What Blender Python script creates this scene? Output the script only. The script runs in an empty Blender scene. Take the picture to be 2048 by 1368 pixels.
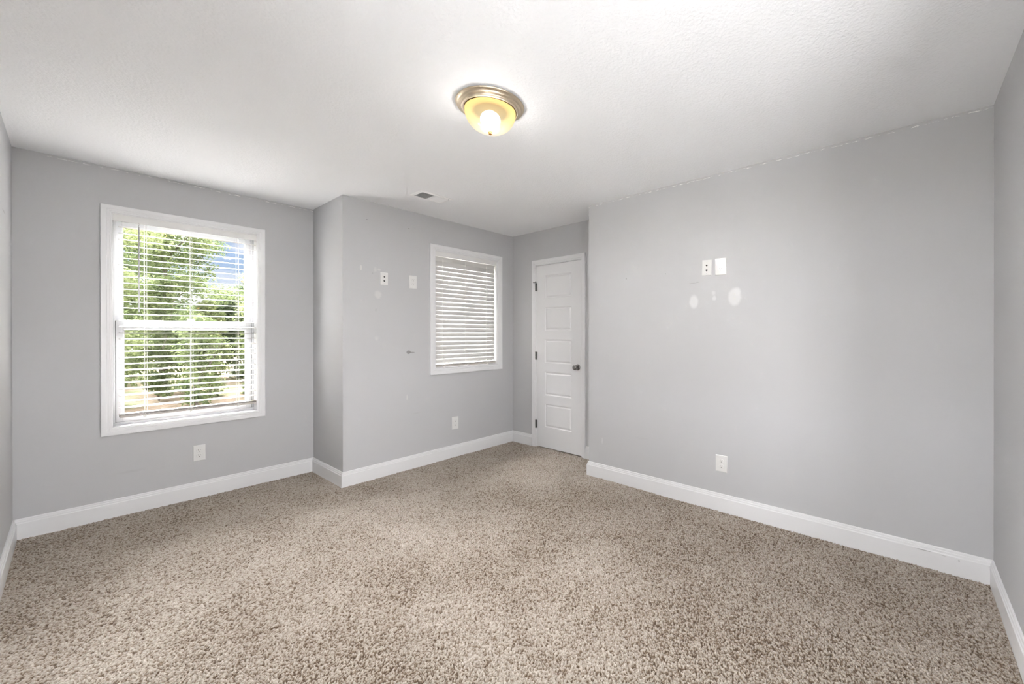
import bpy, bmesh, math, random
import numpy as np
from mathutils import Vector, Matrix
PI = math.pi
SC = bpy.context.scene
COL = SC.collection

# ------------------------------------------------------------------ measured room
CAMH = 1.2787
XL, YA = -0.2273, 4.3786        # left wall, far (window) wall
XB, YB = 1.3654, 3.7076         # projecting corner: side face, front face
XD, XC, YE, YN = 3.1953, 2.8377, 2.2595, -0.3671   # closet wall, right wall, its end, near right wall
H = 2.44
F_PX, CX, CY = 800.87, 1193.96, 669.04

# ------------------------------------------------------------------ camera
cam_d = bpy.data.cameras.new('camera'); cam = bpy.data.objects.new('camera', cam_d); COL.objects.link(cam)
SC.camera = cam
yaw, pitch, roll = 0.9186, -0.0015, -0.0007
fw = Vector((math.sin(yaw)*math.cos(pitch), math.cos(yaw)*math.cos(pitch), math.sin(pitch)))
rt = Vector((math.cos(yaw), -math.sin(yaw), 0)); up = rt.cross(fw)
rt, up = math.cos(roll)*rt + math.sin(roll)*up, -math.sin(roll)*rt + math.cos(roll)*up
m = Matrix((( rt.x, up.x, -fw.x, 0), (rt.y, up.y, -fw.y, 0), (rt.z, up.z, -fw.z, CAMH), (0, 0, 0, 1)))
cam.matrix_world = m
cam_d.sensor_width = 36; cam_d.lens = 36*F_PX/2048
cam_d.shift_x = -(CX-1024)/2048; cam_d.shift_y = (CY-684)/2048
cam_d.clip_start = 0.02; cam_d.clip_end = 300

# ------------------------------------------------------------------ colour management
vs = SC.view_settings
SC.display_settings.display_device = 'sRGB'
vs.view_transform = 'Standard'; vs.look = 'None'; vs.exposure = 0.29; vs.gamma = 1.0; vs.use_curve_mapping = False
SC.cycles.max_bounces = 14; SC.cycles.diffuse_bounces = 9; SC.cycles.transparent_max_bounces = 24
SC.cycles.sample_clamp_indirect = 0.0
SC.cycles.caustics_reflective = False; SC.cycles.caustics_refractive = False

# ------------------------------------------------------------------ sky with drifting clouds
SKY_BOOST = 215.0; SIDE_SKY_BOOST = 13.5
W = bpy.data.worlds.new('sky'); SC.world = W; W.use_nodes = True
nt = W.node_tree; nt.nodes.clear()
def N(t, ty, **k):
    n = t.nodes.new(ty)
    for a, v in k.items():
        if a in n.inputs: n.inputs[a].default_value = v
        else: setattr(n, a, v)
    return n
tc = N(nt, 'ShaderNodeTexCoord'); sep = N(nt, 'ShaderNodeSeparateXYZ'); nt.links.new(tc.outputs['Generated'], sep.inputs[0])
ramp = N(nt, 'ShaderNodeValToRGB'); nt.links.new(sep.outputs[2], ramp.inputs[0])
cr = ramp.color_ramp; cr.elements[0].position = 0.0; cr.elements[0].color = (.70, .82, .95, 1)
cr.elements[1].position = 0.75; cr.elements[1].color = (.30, .48, .85, 1)
e = cr.elements.new(.22); e.color = (.38, .58, .92, 1)
mp = N(nt, 'ShaderNodeMapping'); mp.inputs['Scale'].default_value = (3.2, 3.2, 7.5); nt.links.new(tc.outputs['Generated'], mp.inputs[0])
no = N(nt, 'ShaderNodeTexNoise', Scale=1.6, Detail=7.0, Roughness=.55); nt.links.new(mp.outputs[0], no.inputs['Vector'])
cm = N(nt, 'ShaderNodeMapRange'); cm.inputs[1].default_value = .42; cm.inputs[2].default_value = .56; nt.links.new(no.outputs[0], cm.inputs[0])
mx = N(nt, 'ShaderNodeMixRGB'); mx.inputs[2].default_value = (1.15, 1.17, 1.22, 1)
nt.links.new(cm.outputs[0], mx.inputs[0]); nt.links.new(ramp.outputs[0], mx.inputs[1])
# sky boosted high above the garden trees, added to drive daylight indoors
dt = N(nt, 'ShaderNodeVectorMath', operation='DOT_PRODUCT'); nt.links.new(tc.outputs['Generated'], dt.inputs[0])
gd = Vector((-.05, .80, .60)).normalized(); dt.inputs[1].default_value = gd
zb = N(nt, 'ShaderNodeMapRange'); zb.interpolation_type = 'SMOOTHSTEP'; nt.links.new(dt.outputs['Value'], zb.inputs[0])
zb.inputs[1].default_value = .87; zb.inputs[2].default_value = .96; zb.inputs[3].default_value = .80; zb.inputs[4].default_value = SKY_BOOST
d2a = N(nt, 'ShaderNodeVectorMath', operation='DOT_PRODUCT'); nt.links.new(tc.outputs['Generated'], d2a.inputs[0]); d2a.inputs[1].default_value = Vector((.05, -1, .08)).normalized()  # two more added sky boosts, out of view, behind and left of the camera
d2b = N(nt, 'ShaderNodeVectorMath', operation='DOT_PRODUCT'); nt.links.new(tc.outputs['Generated'], d2b.inputs[0]); d2b.inputs[1].default_value = Vector((-1, .05, .08)).normalized()
d2 = N(nt, 'ShaderNodeMath', operation='MAXIMUM'); nt.links.new(d2a.outputs['Value'], d2.inputs[0]); nt.links.new(d2b.outputs['Value'], d2.inputs[1])
z2 = N(nt, 'ShaderNodeMapRange'); z2.interpolation_type = 'SMOOTHSTEP'; nt.links.new(d2.outputs[0], z2.inputs[0])
z2.inputs[1].default_value = .60; z2.inputs[2].default_value = .95; z2.inputs[3].default_value = 0; z2.inputs[4].default_value = SIDE_SKY_BOOST
zsum = N(nt, 'ShaderNodeMath', operation='ADD'); nt.links.new(zb.outputs[0], zsum.inputs[0]); nt.links.new(z2.outputs[0], zsum.inputs[1])
mw = N(nt, 'ShaderNodeMixRGB'); nt.links.new(mx.outputs[0], mw.inputs[1]); mw.inputs[2].default_value = (1, .985, .965, 1)
zc = N(nt, 'ShaderNodeMapRange'); nt.links.new(dt.outputs['Value'], zc.inputs[0]); zc.inputs[1].default_value = .86; zc.inputs[2].default_value = .90; z3 = N(nt, 'ShaderNodeMapRange'); nt.links.new(d2.outputs[0], z3.inputs[0]); z3.inputs[1].default_value = .55; z3.inputs[2].default_value = .65
zm = N(nt, 'ShaderNodeMath', operation='MAXIMUM'); nt.links.new(zc.outputs[0], zm.inputs[0]); nt.links.new(z3.outputs[0], zm.inputs[1]); nt.links.new(zm.outputs[0], mw.inputs[0])
bg = N(nt, 'ShaderNodeBackground', Strength=1.05); nt.links.new(mw.outputs[0], bg.inputs[0]); nt.links.new(zsum.outputs[0], bg.inputs[1])
wo = N(nt, 'ShaderNodeOutputWorld'); nt.links.new(bg.outputs[0], wo.inputs[0])

# ------------------------------------------------------------------ sun (behind the house, over the garden)
sd = bpy.data.lights.new('sun', 'SUN'); sd.energy = 3.0; sd.angle = .01; sd.color = (1, .96, .88)
sun = bpy.data.objects.new('sun', sd); COL.objects.link(sun)
sun.rotation_euler = Vector((.90, .0, .80)).to_track_quat('Z', 'Y').to_euler(); sun.location = (0, 0, 12)

# ------------------------------------------------------------------ helpers
def srgb(r, g, b):
    f = lambda c: (c/255/12.92) if c/255 <= .04045 else ((c/255+.055)/1.055)**2.4
    return (f(r), f(g), f(b), 1)
def material(name, color, rough=.5, metal=0.0, spec=.5):
    mt = bpy.data.materials.new(name); mt.use_nodes = True
    b = mt.node_tree.nodes['Principled BSDF']
    b.inputs['Base Color'].default_value = color; b.inputs['Roughness'].default_value = rough
    b.inputs['Metallic'].default_value = metal; b.inputs['Specular IOR Level'].default_value = spec
    return mt
def bump(mt, layers, dist=.001):
    """layers: (noise scale, strength)"""
    t = mt.node_tree; b = t.nodes['Principled BSDF']; prev = None
    c = N(t, 'ShaderNodeTexCoord')
    for s, st in layers:
        n = N(t, 'ShaderNodeTexNoise', Scale=s, Detail=3.0, Roughness=.55); t.links.new(c.outputs['Object'], n.inputs['Vector'])
        bp = N(t, 'ShaderNodeBump', Strength=st, Distance=dist); t.links.new(n.outputs[0], bp.inputs['Height'])
        if prev: t.links.new(prev.outputs[0], bp.inputs['Normal'])
        prev = bp
    t.links.new(prev.outputs[0], b.inputs['Normal'])
    return mt
def link(o, parent=None):
    COL.objects.link(o)
    if parent: o.parent = parent
    return o
def new_mesh(name, verts, faces, mat, parent=None, smooth=False):
    me = bpy.data.meshes.new(name); me.from_pydata([tuple(v) for v in verts], [], faces); me.update()
    bm = bmesh.new(); bm.from_mesh(me); bmesh.ops.recalc_face_normals(bm, faces=bm.faces); bm.to_mesh(me); bm.free()
    if smooth:
        for p in me.polygons: p.use_smooth = True
    me.materials.append(mat)
    return link(bpy.data.objects.new(name, me), parent)
class MB:
    def __init__(s): s.v = []; s.f = []
    def add(s, v, f):
        o = len(s.v); s.v += [tuple(p) for p in v]; s.f += [tuple(i+o for i in q) for q in f]; return s
    def box(s, a, b):
        x0, y0, z0 = [min(p, q) for p, q in zip(a, b)]; x1, y1, z1 = [max(p, q) for p, q in zip(a, b)]
        return s.add([(x0,y0,z0),(x1,y0,z0),(x1,y1,z0),(x0,y1,z0),(x0,y0,z1),(x1,y0,z1),(x1,y1,z1),(x0,y1,z1)],
                     [(0,3,2,1),(4,5,6,7),(0,1,5,4),(1,2,6,5),(2,3,7,6),(3,0,4,7)])
    def tube(s, pts, r, n=8):
        pts = [Vector(p) for p in pts]; rings = []
        for i, p in enumerate(pts):
            d = (pts[min(i+1, len(pts)-1)] - pts[max(i-1, 0)]).normalized()
            a = d.cross(Vector((0, 0, 1)) if abs(d.z) < .9 else Vector((0, 1, 0))).normalized(); b = d.cross(a)
            rr = r[i] if isinstance(r, (list, tuple)) else r
            rings.append([p + a*rr*math.cos(2*PI*k/n) + b*rr*math.sin(2*PI*k/n) for k in range(n)])
        v = [q for g in rings for q in g]; f = []
        for i in range(len(pts)-1):
            for k in range(n): f.append((i*n+k, i*n+(k+1) % n, (i+1)*n+(k+1) % n, (i+1)*n+k))
        f.append(tuple(range(n))); f.append(tuple((len(pts)-1)*n+k for k in range(n)))
        return s.add(v, f)
    def lathe(s, prof, org, axis=(0, 0, 1), n=48):
        """prof: (radius, height along axis)"""
        ax = Vector(axis).normalized(); a = ax.orthogonal().normalized(); b = ax.cross(a); org = Vector(org)
        v = []; f = []
        for r, h in prof:
            for k in range(n):
                t = 2*PI*k/n; v.append(org + ax*h + (a*math.cos(t) + b*math.sin(t))*max(r, 1e-5))
        for i in range(len(prof)-1):
            for k in range(n): f.append((i*n+k, i*n+(k+1) % n, (i+1)*n+(k+1) % n, (i+1)*n+k))
        return s.add(v, f)
    def sweep(s, path, normal, prof, closed=False):
        """prof: (offset to the left of the path inside its plane, offset along normal); mitred corners"""
        nn = Vector(normal).normalized(); P = [Vector(p) for p in path]; n = len(P); v = []
        for i in range(n):
            din = (P[i]-P[i-1]).normalized() if (i > 0 or closed) else None
            dout = (P[(i+1) % n]-P[i]).normalized() if (i < n-1 or closed) else None
            li = nn.cross(din) if din is not None else None; lo = nn.cross(dout) if dout is not None else None
            if li is None: mv = lo
            elif lo is None: mv = li
            else: mv = (li+lo)/(1+li.dot(lo))
            for u, w in prof: v.append(P[i] + mv*u + nn*w)
        k = len(prof); f = []
        for i in range(n if closed else n-1):
            j = (i+1) % n
            for q in range(k):
                r = (q+1) % k; f.append((i*k+q, i*k+r, j*k+r, j*k+q))
        if not closed: f.append(tuple(range(k))); f.append(tuple((n-1)*k+q for q in range(k)))
        return s.add(v, f)
    def build(s, name, mat, parent=None, smooth=False): return new_mesh(name, s.v, s.f, mat, parent, smooth)
def bevel(o, w=.002, seg=2):
    md = o.modifiers.new('bevel', 'BEVEL'); md.width = w; md.segments = seg; md.limit_method = 'ANGLE'; md.angle_limit = .6
    return o
def autosmooth(o, ang=.6):
    me = o.data; bm = bmesh.new(); bm.from_mesh(me)
    for ed in bm.edges:
        ed.smooth = not (len(ed.link_faces) == 2 and ed.calc_face_angle(0) > ang)
    for fc in bm.faces: fc.smooth = True
    bm.to_mesh(me); bm.free(); return o
def tag(o, label=None, cat=None, group=None, kind=None):
    if label: o['label'] = label
    if cat: o['category'] = cat
    if group: o['group'] = group
    if kind: o['kind'] = kind
    return o
def empty(name, loc=(0, 0, 0), **k):
    o = bpy.data.objects.new(name, None); COL.objects.link(o); o.location = loc; o.empty_display_size = .1
    return tag(o, **k)
def struct(o, label=None, cat=None):
    o['kind'] = 'structure'
    o['label'] = label; o['category'] = cat
    return o
def part(mb, name, mat, root, smooth=False):
    """mesh given in world coordinates, parented to an Empty standing at root.location"""
    L = root.location
    mb.v = [(x-L.x, y-L.y, z-L.z) for x, y, z in mb.v]
    o = mb.build(name, mat, root, smooth); return o

# ------------------------------------------------------------------ materials
WALLC = (.500, .504, .517, 1)
def wall_material(name, marks=(), fleck=None):
    """marks: (centre, radii, colour, opacity, softness, wobble)   fleck: axis along which paint chips run under the ceiling"""
    mt = material(name, WALLC, .62, spec=.25); t = mt.node_tree; b = t.nodes['Principled BSDF']; L = t.links
    c = N(t, 'ShaderNodeTexCoord')
    # very slight roller unevenness
    n0 = N(t, 'ShaderNodeTexNoise', Scale=1.3, Detail=3.0); L.new(c.outputs['Object'], n0.inputs['Vector'])
    m0 = N(t, 'ShaderNodeMixRGB'); m0.inputs[1].default_value = tuple(x*.985 for x in WALLC[:3])+(1,); m0.inputs[2].default_value = tuple(min(1, x*1.015) for x in WALLC[:3])+(1,)
    L.new(n0.outputs[0], m0.inputs[0]); cur = m0.outputs[0]
    nw = N(t, 'ShaderNodeTexNoise', Scale=38.0, Detail=2.0); L.new(c.outputs['Object'], nw.inputs['Vector'])
    sb = N(t, 'ShaderNodeVectorMath', operation='SUBTRACT'); L.new(nw.outputs['Color'], sb.inputs[0]); sb.inputs[1].default_value = (.5, .5, .5)
    for (ce, ra, co, op, so, wob) in marks:
        wv = N(t, 'ShaderNodeVectorMath', operation='SCALE'); L.new(sb.outputs[0], wv.inputs[0]); wv.inputs['Scale'].default_value = wob
        ad = N(t, 'ShaderNodeVectorMath', operation='ADD'); L.new(c.outputs['Object'], ad.inputs[0]); L.new(wv.outputs[0], ad.inputs[1])
        s1 = N(t, 'ShaderNodeVectorMath', operation='SUBTRACT'); L.new(ad.outputs[0], s1.inputs[0]); s1.inputs[1].default_value = ce
        s2 = N(t, 'ShaderNodeVectorMath', operation='DIVIDE'); L.new(s1.outputs[0], s2.inputs[0]); s2.inputs[1].default_value = ra
        ln = N(t, 'ShaderNodeVectorMath', operation='LENGTH'); L.new(s2.outputs[0], ln.inputs[0])
        mr = N(t, 'ShaderNodeMapRange'); mr.interpolation_type = 'SMOOTHSTEP'; L.new(ln.outputs['Value'], mr.inputs[0])
        mr.inputs[1].default_value = 1-so; mr.inputs[2].default_value = 1+so; mr.inputs[3].default_value = op; mr.inputs[4].default_value = 0
        mm = N(t, 'ShaderNodeMixRGB'); L.new(mr.outputs[0], mm.inputs[0]); L.new(cur, mm.inputs[1]); mm.inputs[2].default_value = co; cur = mm.outputs[0]
    if fleck is not None:
        sx = N(t, 'ShaderNodeSeparateXYZ'); L.new(c.outputs['Object'], sx.inputs[0])
        md = N(t, 'ShaderNodeVectorMath', operation='MULTIPLY'); L.new(c.outputs['Object'], md.inputs[0]); md.inputs[1].default_value = (13, 13, 80)
        nf = N(t, 'ShaderNodeTexNoise', Scale=2.2, Detail=4.0, Roughness=.65); L.new(md.outputs[0], nf.inputs['Vector'])
        a1 = N(t, 'ShaderNodeMapRange'); L.new(nf.outputs[0], a1.inputs[0]); a1.inputs[1].default_value = .56; a1.inputs[2].default_value = .58
        a2 = N(t, 'ShaderNodeMath', operation='COMPARE'); L.new(sx.outputs[2], a2.inputs[0]); a2.inputs[1].default_value = H-.0135; a2.inputs[2].default_value = .0035
        a3 = N(t, 'ShaderNodeMath', operation='MULTIPLY'); L.new(a1.outputs[0], a3.inputs[0]); L.new(a2.outputs[0], a3.inputs[1])
        lo, hi = fleck
        a4 = N(t, 'ShaderNodeMapRange'); L.new(sx.outputs[1 if name.endswith('right') else 0], a4.inputs[0]); a4.inputs[1].default_value = lo; a4.inputs[2].default_value = lo+.01
        a5 = N(t, 'ShaderNodeMath', operation='MULTIPLY'); L.new(a3.outputs[0], a5.inputs[0]); L.new(a4.outputs[0], a5.inputs[1])
        mm = N(t, 'ShaderNodeMixRGB'); L.new(a5.outputs[0], mm.inputs[0]); L.new(cur, mm.inputs[1]); mm.inputs[2].default_value = (.82, .82, .80, 1); cur = mm.outputs[0]
    L.new(cur, b.inputs['Base Color'])
    bump(mt, ((170, .16), (45, .08)), .0012)
    return mt
PW = (.66, .66, .665, 1); DK = (.08, .075, .07, 1); GR = (.24, .235, .23, 1); OFF = (.64, .635, .62, 1)
M_wall = wall_material('wall_paint')
M_wall_far = wall_material('wall_paint_far', [((.13, YA, 1.9), (.004, .05, .002), GR, .3, .4, 0), ((.25, YA, .30), (.05, .05, .008), GR, .12, .9, .01)], (-.1, 0))
M_wall_alcove = wall_material('wall_paint_alcove', [
    ((1.557, YB, 2.276), (.003, .05, .004), DK, .8, .3, 0), ((1.930, YB, 2.276), (.004, .05, .004), DK, .85, .3, 0),
    ((1.508, YB, 1.852), (.009, .05, .022), OFF, .75, .12, .002), ((1.625, YB, 1.850), (.012, .05, .020), OFF, .45, .6, .01),
    ((1.660, YB, 1.853), (.014, .05, .009), OFF, .55, .5, .01), ((1.648, YB, 1.630), (.028, .05, .036), OFF, .55, .35, .03),
    ((1.602, YB, 1.815), (.006, .05, .004), GR, .35, .6, 0), ((1.631, YB, 1.492), (.006, .05, .013), GR, .25, .6, .01),
    ((1.635, YB, 1.239), (.014, .05, .018), OFF, .4, .7, .02), ((1.909, YB, .682), (.005, .05, .026), OFF, .6, .3, .004),
    ((1.925, YB, 1.107), (.020, .05, .017), GR, .85, .18, .012), ((1.955, YB, 1.103), (.030, .05, .006), GR, .7, .3, .004),
    ((2.00, YB, .52), (.03, .05, .006), GR, .1, .9, .02)])
M_wall_right = wall_material('wall_paint_right', [
    ((XC, 1.856, 1.744), (.05, .0028, .005), DK, .8, .3, 0), ((XC, 1.487, 1.751), (.05, .0032, .0032), DK, .8, .3, 0),
    ((XC, 1.220, 1.666), (.05, .011, .0018), DK, .6, .5, .004), ((XC, 1.262, 1.660), (.05, .03, .0025), GR, .35, .6, .006),
    ((XC, 1.250, 1.520), (.05, .034, .048), PW, .8, .30, .010), ((XC, 1.250, 1.517), (.05, .006, .006), OFF, .9, .5, 0), ((XC, 1.251, 1.546), (.05, .006, .006), OFF, .6, .5, 0),
    ((XC, 1.096, 1.576), (.05, .013, .013), PW, .5, .5, .02), ((XC, 1.092, 1.540), (.05, .014, .018), PW, .65, .4, .02),
    ((XC, .944, 1.540), (.05, .044, .060), PW, .8, .28, .012), ((XC, .925, 1.575), (.05, .022, .028), PW, .7, .4, .01),
    ((XC, .944, 1.560), (.05, .006, .006), OFF, .9, .5, 0), ((XC, .944, 1.530), (.05, .008, .005), OFF, .9, .5, 0),
    ((XC, 2.110, .335), (.05, .004, .028), PW, .7, .3, .006), ((XC, 1.7, .42), (.05, .05, .008), GR, .07, .9, .02)], (YN, 2.15))
M_wall_left = wall_material('wall_paint_left', [((XL, 3.9, 1.95), (.05, .07, .006), GR, .4, .5, .01)])
M_ceil = material('ceiling_paint', (.845, .852, .868, 1), .8, spec=.2)
bump(M_ceil, ((80, .8), (28, .35)), .003)
M_trim = material('white_trim_paint', (.74, .744, .756, 1), .32, spec=.45)
M_scuff = wall_material('scuffed_trim_paint')   # replaced below: trim with two scuffs
def trim_with_scuffs():
    mt = material('white_trim_paint_scuffed', (.74, .744, .756, 1), .32, spec=.45); t = mt.node_tree; L = t.links
    c = N(t, 'ShaderNodeTexCoord'); cur = None
    nw = N(t, 'ShaderNodeTexNoise', Scale=60.0, Detail=2.0); L.new(c.outputs['Object'], nw.inputs['Vector'])
    for ce, ra, op in (((XC, -.09, .096), (.05, .030, .0035), .65), ((XC, -.235, .085), (.05, .005, .006), .5), ((XC, -.175, .092), (.05, .012, .002), .4)):
        s1 = N(t, 'ShaderNodeVectorMath', operation='SUBTRACT'); L.new(c.outputs['Object'], s1.inputs[0]); s1.inputs[1].default_value = ce
        s2 = N(t, 'ShaderNodeVectorMath', operation='DIVIDE'); L.new(s1.outputs[0], s2.inputs[0]); s2.inputs[1].default_value = ra
        ln = N(t, 'ShaderNodeVectorMath', operation='LENGTH'); L.new(s2.outputs[0], ln.inputs[0])
        ad = N(t, 'ShaderNodeMath', operation='ADD'); L.new(ln.outputs['Value'], ad.inputs[0]); L.new(nw.outputs[0], ad.inputs[1])
        mr = N(t, 'ShaderNodeMapRange'); L.new(ad.outputs[0], mr.inputs[0]); mr.inputs[1].default_value = 1.1; mr.inputs[2].default_value = 1.6; mr.inputs[3].default_value = op; mr.inputs[4].default_value = 0
        mm = N(t, 'ShaderNodeMixRGB'); L.new(mr.outputs[0], mm.inputs[0]); mm.inputs[2].default_value = (.3, .3, .3, 1)
        if cur: L.new(cur, mm.inputs[1])
        else: mm.inputs[1].default_value = (.74, .744, .756, 1)
        cur = mm.outputs[0]
    L.new(cur, t.nodes['Principled BSDF'].inputs['Base Color']); return mt
bpy.data.materials.remove(M_scuff); M_scuff = trim_with_scuffs()
M_vinyl = material('white_window_vinyl', (.44, .45, .465, 1), .35)
M_seal = material('dark_weather_strip', (.12, .12, .12, 1), .6)
M_slat = material('white_blind_slat', (.58, .575, .56, 1), .45)
M_valance = material('white_blind_valance', (.76, .76, .75, 1), .4)
M_rail = material('blind_bottom_rail_shaded', (.50, .465, .43, 1), .45)  # slat material with its shadow and carpet tint put into the colour
M_cord = material('blind_cord', (.82, .81, .78, 1), .8)
M_wand = material('clear_tilt_wand', (.42, .42, .42, 1), .15)
M_plate = material('white_cover_plate', (.70, .70, .69, 1), .3)
M_slot = material('receptacle_slot', (.03, .03, .03, 1), .7)
M_slotg = material('receptacle_blade_slot', (.20, .20, .195, 1), .7)
M_screw = material('cover_plate_screw', (.62, .62, .61, 1), .35)
M_steel = material('satin_nickel', (.30, .29, .28, 1), .24, 1.0)
M_hinge = material('hinge_steel', (.20, .20, .20, 1), .45, 1.0)
M_brushed = material('brushed_nickel_pan', (.60, .51, .38, 1), .40, 1.0)
M_bronze = material('bronze_finial', (.42, .20, .06, 1), .35, .6)
M_dark = material('duct_interior', (.16, .16, .16, 1), .9)
M_vent = material('white_register_metal', (.86, .86, .86, 1), .4)
M_ext = material('house_siding', (.55, .55, .52, 1), .8)

def carpet_material():
    mt = material('beige_twist_pile_carpet', (.5, .42, .33, 1), .95, spec=.08); t = mt.node_tree; L = t.links; b = t.nodes['Principled BSDF']
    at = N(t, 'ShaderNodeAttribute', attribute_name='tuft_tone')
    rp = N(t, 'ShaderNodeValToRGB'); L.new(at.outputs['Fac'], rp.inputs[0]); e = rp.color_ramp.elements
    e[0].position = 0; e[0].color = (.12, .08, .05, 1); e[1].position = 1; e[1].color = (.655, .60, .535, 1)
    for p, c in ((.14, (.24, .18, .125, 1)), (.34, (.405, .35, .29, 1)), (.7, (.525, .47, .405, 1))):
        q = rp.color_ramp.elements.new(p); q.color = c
    c = N(t, 'ShaderNodeTexCoord')
    n1 = N(t, 'ShaderNodeTexNoise', Scale=420.0, Detail=2.0); L.new(c.outputs['Object'], n1.inputs['Vector'])
    r1 = N(t, 'ShaderNodeMapRange'); L.new(n1.outputs[0], r1.inputs[0]); r1.inputs[1].default_value = .3; r1.inputs[2].default_value = .7; r1.inputs[3].default_value = .62; r1.inputs[4].default_value = 1.04
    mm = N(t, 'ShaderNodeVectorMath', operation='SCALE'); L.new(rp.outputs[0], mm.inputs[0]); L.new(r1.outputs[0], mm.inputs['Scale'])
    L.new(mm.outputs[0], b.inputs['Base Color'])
    b.inputs['Sheen Weight'].default_value = .15; b.inputs['Sheen Roughness'].default_value = .6
    bp = N(t, 'ShaderNodeBump', Strength=.5, Distance=.002); L.new(n1.outputs[0], bp.inputs['Height']); L.new(bp.outputs[0], b.inputs['Normal'])
    return mt
M_carpet = carpet_material()

def glass_material():
    mt = bpy.data.materials.new('window_glass'); mt.use_nodes = True; t = mt.node_tree; t.nodes.clear()
    tr = N(t, 'ShaderNodeBsdfTransparent'); tr.inputs[0].default_value = (.94, .94, .95, 1)
    gl = N(t, 'ShaderNodeBsdfGlossy', Roughness=.02); fr = N(t, 'ShaderNodeFresnel', IOR=1.07); mx = N(t, 'ShaderNodeMixShader'); o = N(t, 'ShaderNodeOutputMaterial')
    t.links.new(fr.outputs[0], mx.inputs[0]); t.links.new(tr.outputs[0], mx.inputs[1]); t.links.new(gl.outputs[0], mx.inputs[2]); t.links.new(mx.outputs[0], o.inputs[0])
    return mt
M_glass = glass_material()

# ------------------------------------------------------------------ room shell
NX0, NX1, LZ0, LZ1 = -.10, 1.46, .62, 2.13           # added unseen window in the near wall, for fill light
LY0, LY1 = -.22, .74                              # added unseen window in the left wall, also for fill light
def walls():
    TH = .16
    def s(name, boxes, mat, label):
        mb = MB()
        for a, b in boxes: mb.box(a, b)
        return struct(mb.build(name, mat), label, 'wall')
    WX0, WX1, WZ0, WZ1 = .166, .957, .624, 2.126           # large window opening
    s('wall_far', [((XL-TH, YA, -.02), (WX0, YA+TH, H)), ((WX1, YA, -.02), (XB+.11, YA+TH, H)), ((WX0, YA, -.02), (WX1, YA+TH, WZ0)), ((WX0, YA, WZ1), (WX1, YA+TH, H))],
      M_wall_far, 'grey far wall around the large window with the view')
    s('wall_left', [((XL-TH, YN-TH, -.02), (XL, LY0, H)), ((XL-TH, LY1, -.02), (XL, YA, H)), ((XL-TH, LY0, -.02), (XL, LY1, LZ0)), ((XL-TH, LY0, LZ1), (XL, LY1, H))], M_wall_left, 'pale wall cut by the left edge of the picture')
    s('wall_nook', [((XB, YB+TH, -.02), (XB+.11, YA, H)), ((XB, YB+.0005, -.02), (XB+.11, YB+TH, H))], M_wall, 'narrow bright side face of the projecting corner')
    VX0, VX1, VZ0, VZ1 = 2.195, 2.970, .930, 2.115         # small window opening
    s('wall_alcove', [((XB+.0005, YB, -.02), (VX0, YB+TH, H)), ((VX1, YB, -.02), (XD+.6, YB+TH, H)), ((VX0, YB, -.02), (VX1, YB+TH, VZ0)), ((VX0, YB, VZ1), (VX1, YB+TH, H))],
      M_wall_alcove, 'grey wall around the small window with closed blinds')
    DY0, DY1, DZ = 2.634, 3.314, 2.058
    s('wall_closet', [((XD, YE-.1, -.02), (XD+.12, DY0, H)), ((XD, DY1, -.02), (XD+.12, YB+TH, H)), ((XD, DY0, DZ), (XD+.12, DY1, H)), ((XD+.4, YE-.1, -.02), (XD+.55, YB+TH, H)), ((XD+.12, YE-.1, -.02), (XD+.4, DY0-.1, H)), ((XD+.12, DY1+.1, -.02), (XD+.4, YB+TH, H))],
      M_wall, 'grey wall around the closet door')
    s('wall_right', [((XC, YN-TH, -.02), (XC+.3, YE, H)), ((XC+.3, YE-.12, -.02), (XD+.2, YE-.0005, H))], M_wall_right, 'long grey right wall with white patched spots')
    s('wall_near', [((XL-TH, YN-TH, -.02), (NX0, YN, H)), ((NX1, YN-TH, -.02), (XC+.3, YN, H)), ((NX0, YN-TH, -.02), (NX1, YN, LZ0)), ((NX0, YN-TH, LZ1), (NX1, YN, H))], M_wall, 'pale wall at the right edge of the picture')
    mb = MB().box((XL-TH, YN-TH, H), (XD+.75, YB+.0, H+.2)).box((XL-TH, YB+.0, H), (XB+.11, YA+TH, H+.2)).box((XB+.11, YB, H), (XD+.75, YB+TH, H+.2))
    o = mb.build('ceiling', M_ceil); struct(o, 'white lightly textured ceiling', 'ceiling')
walls()

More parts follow.
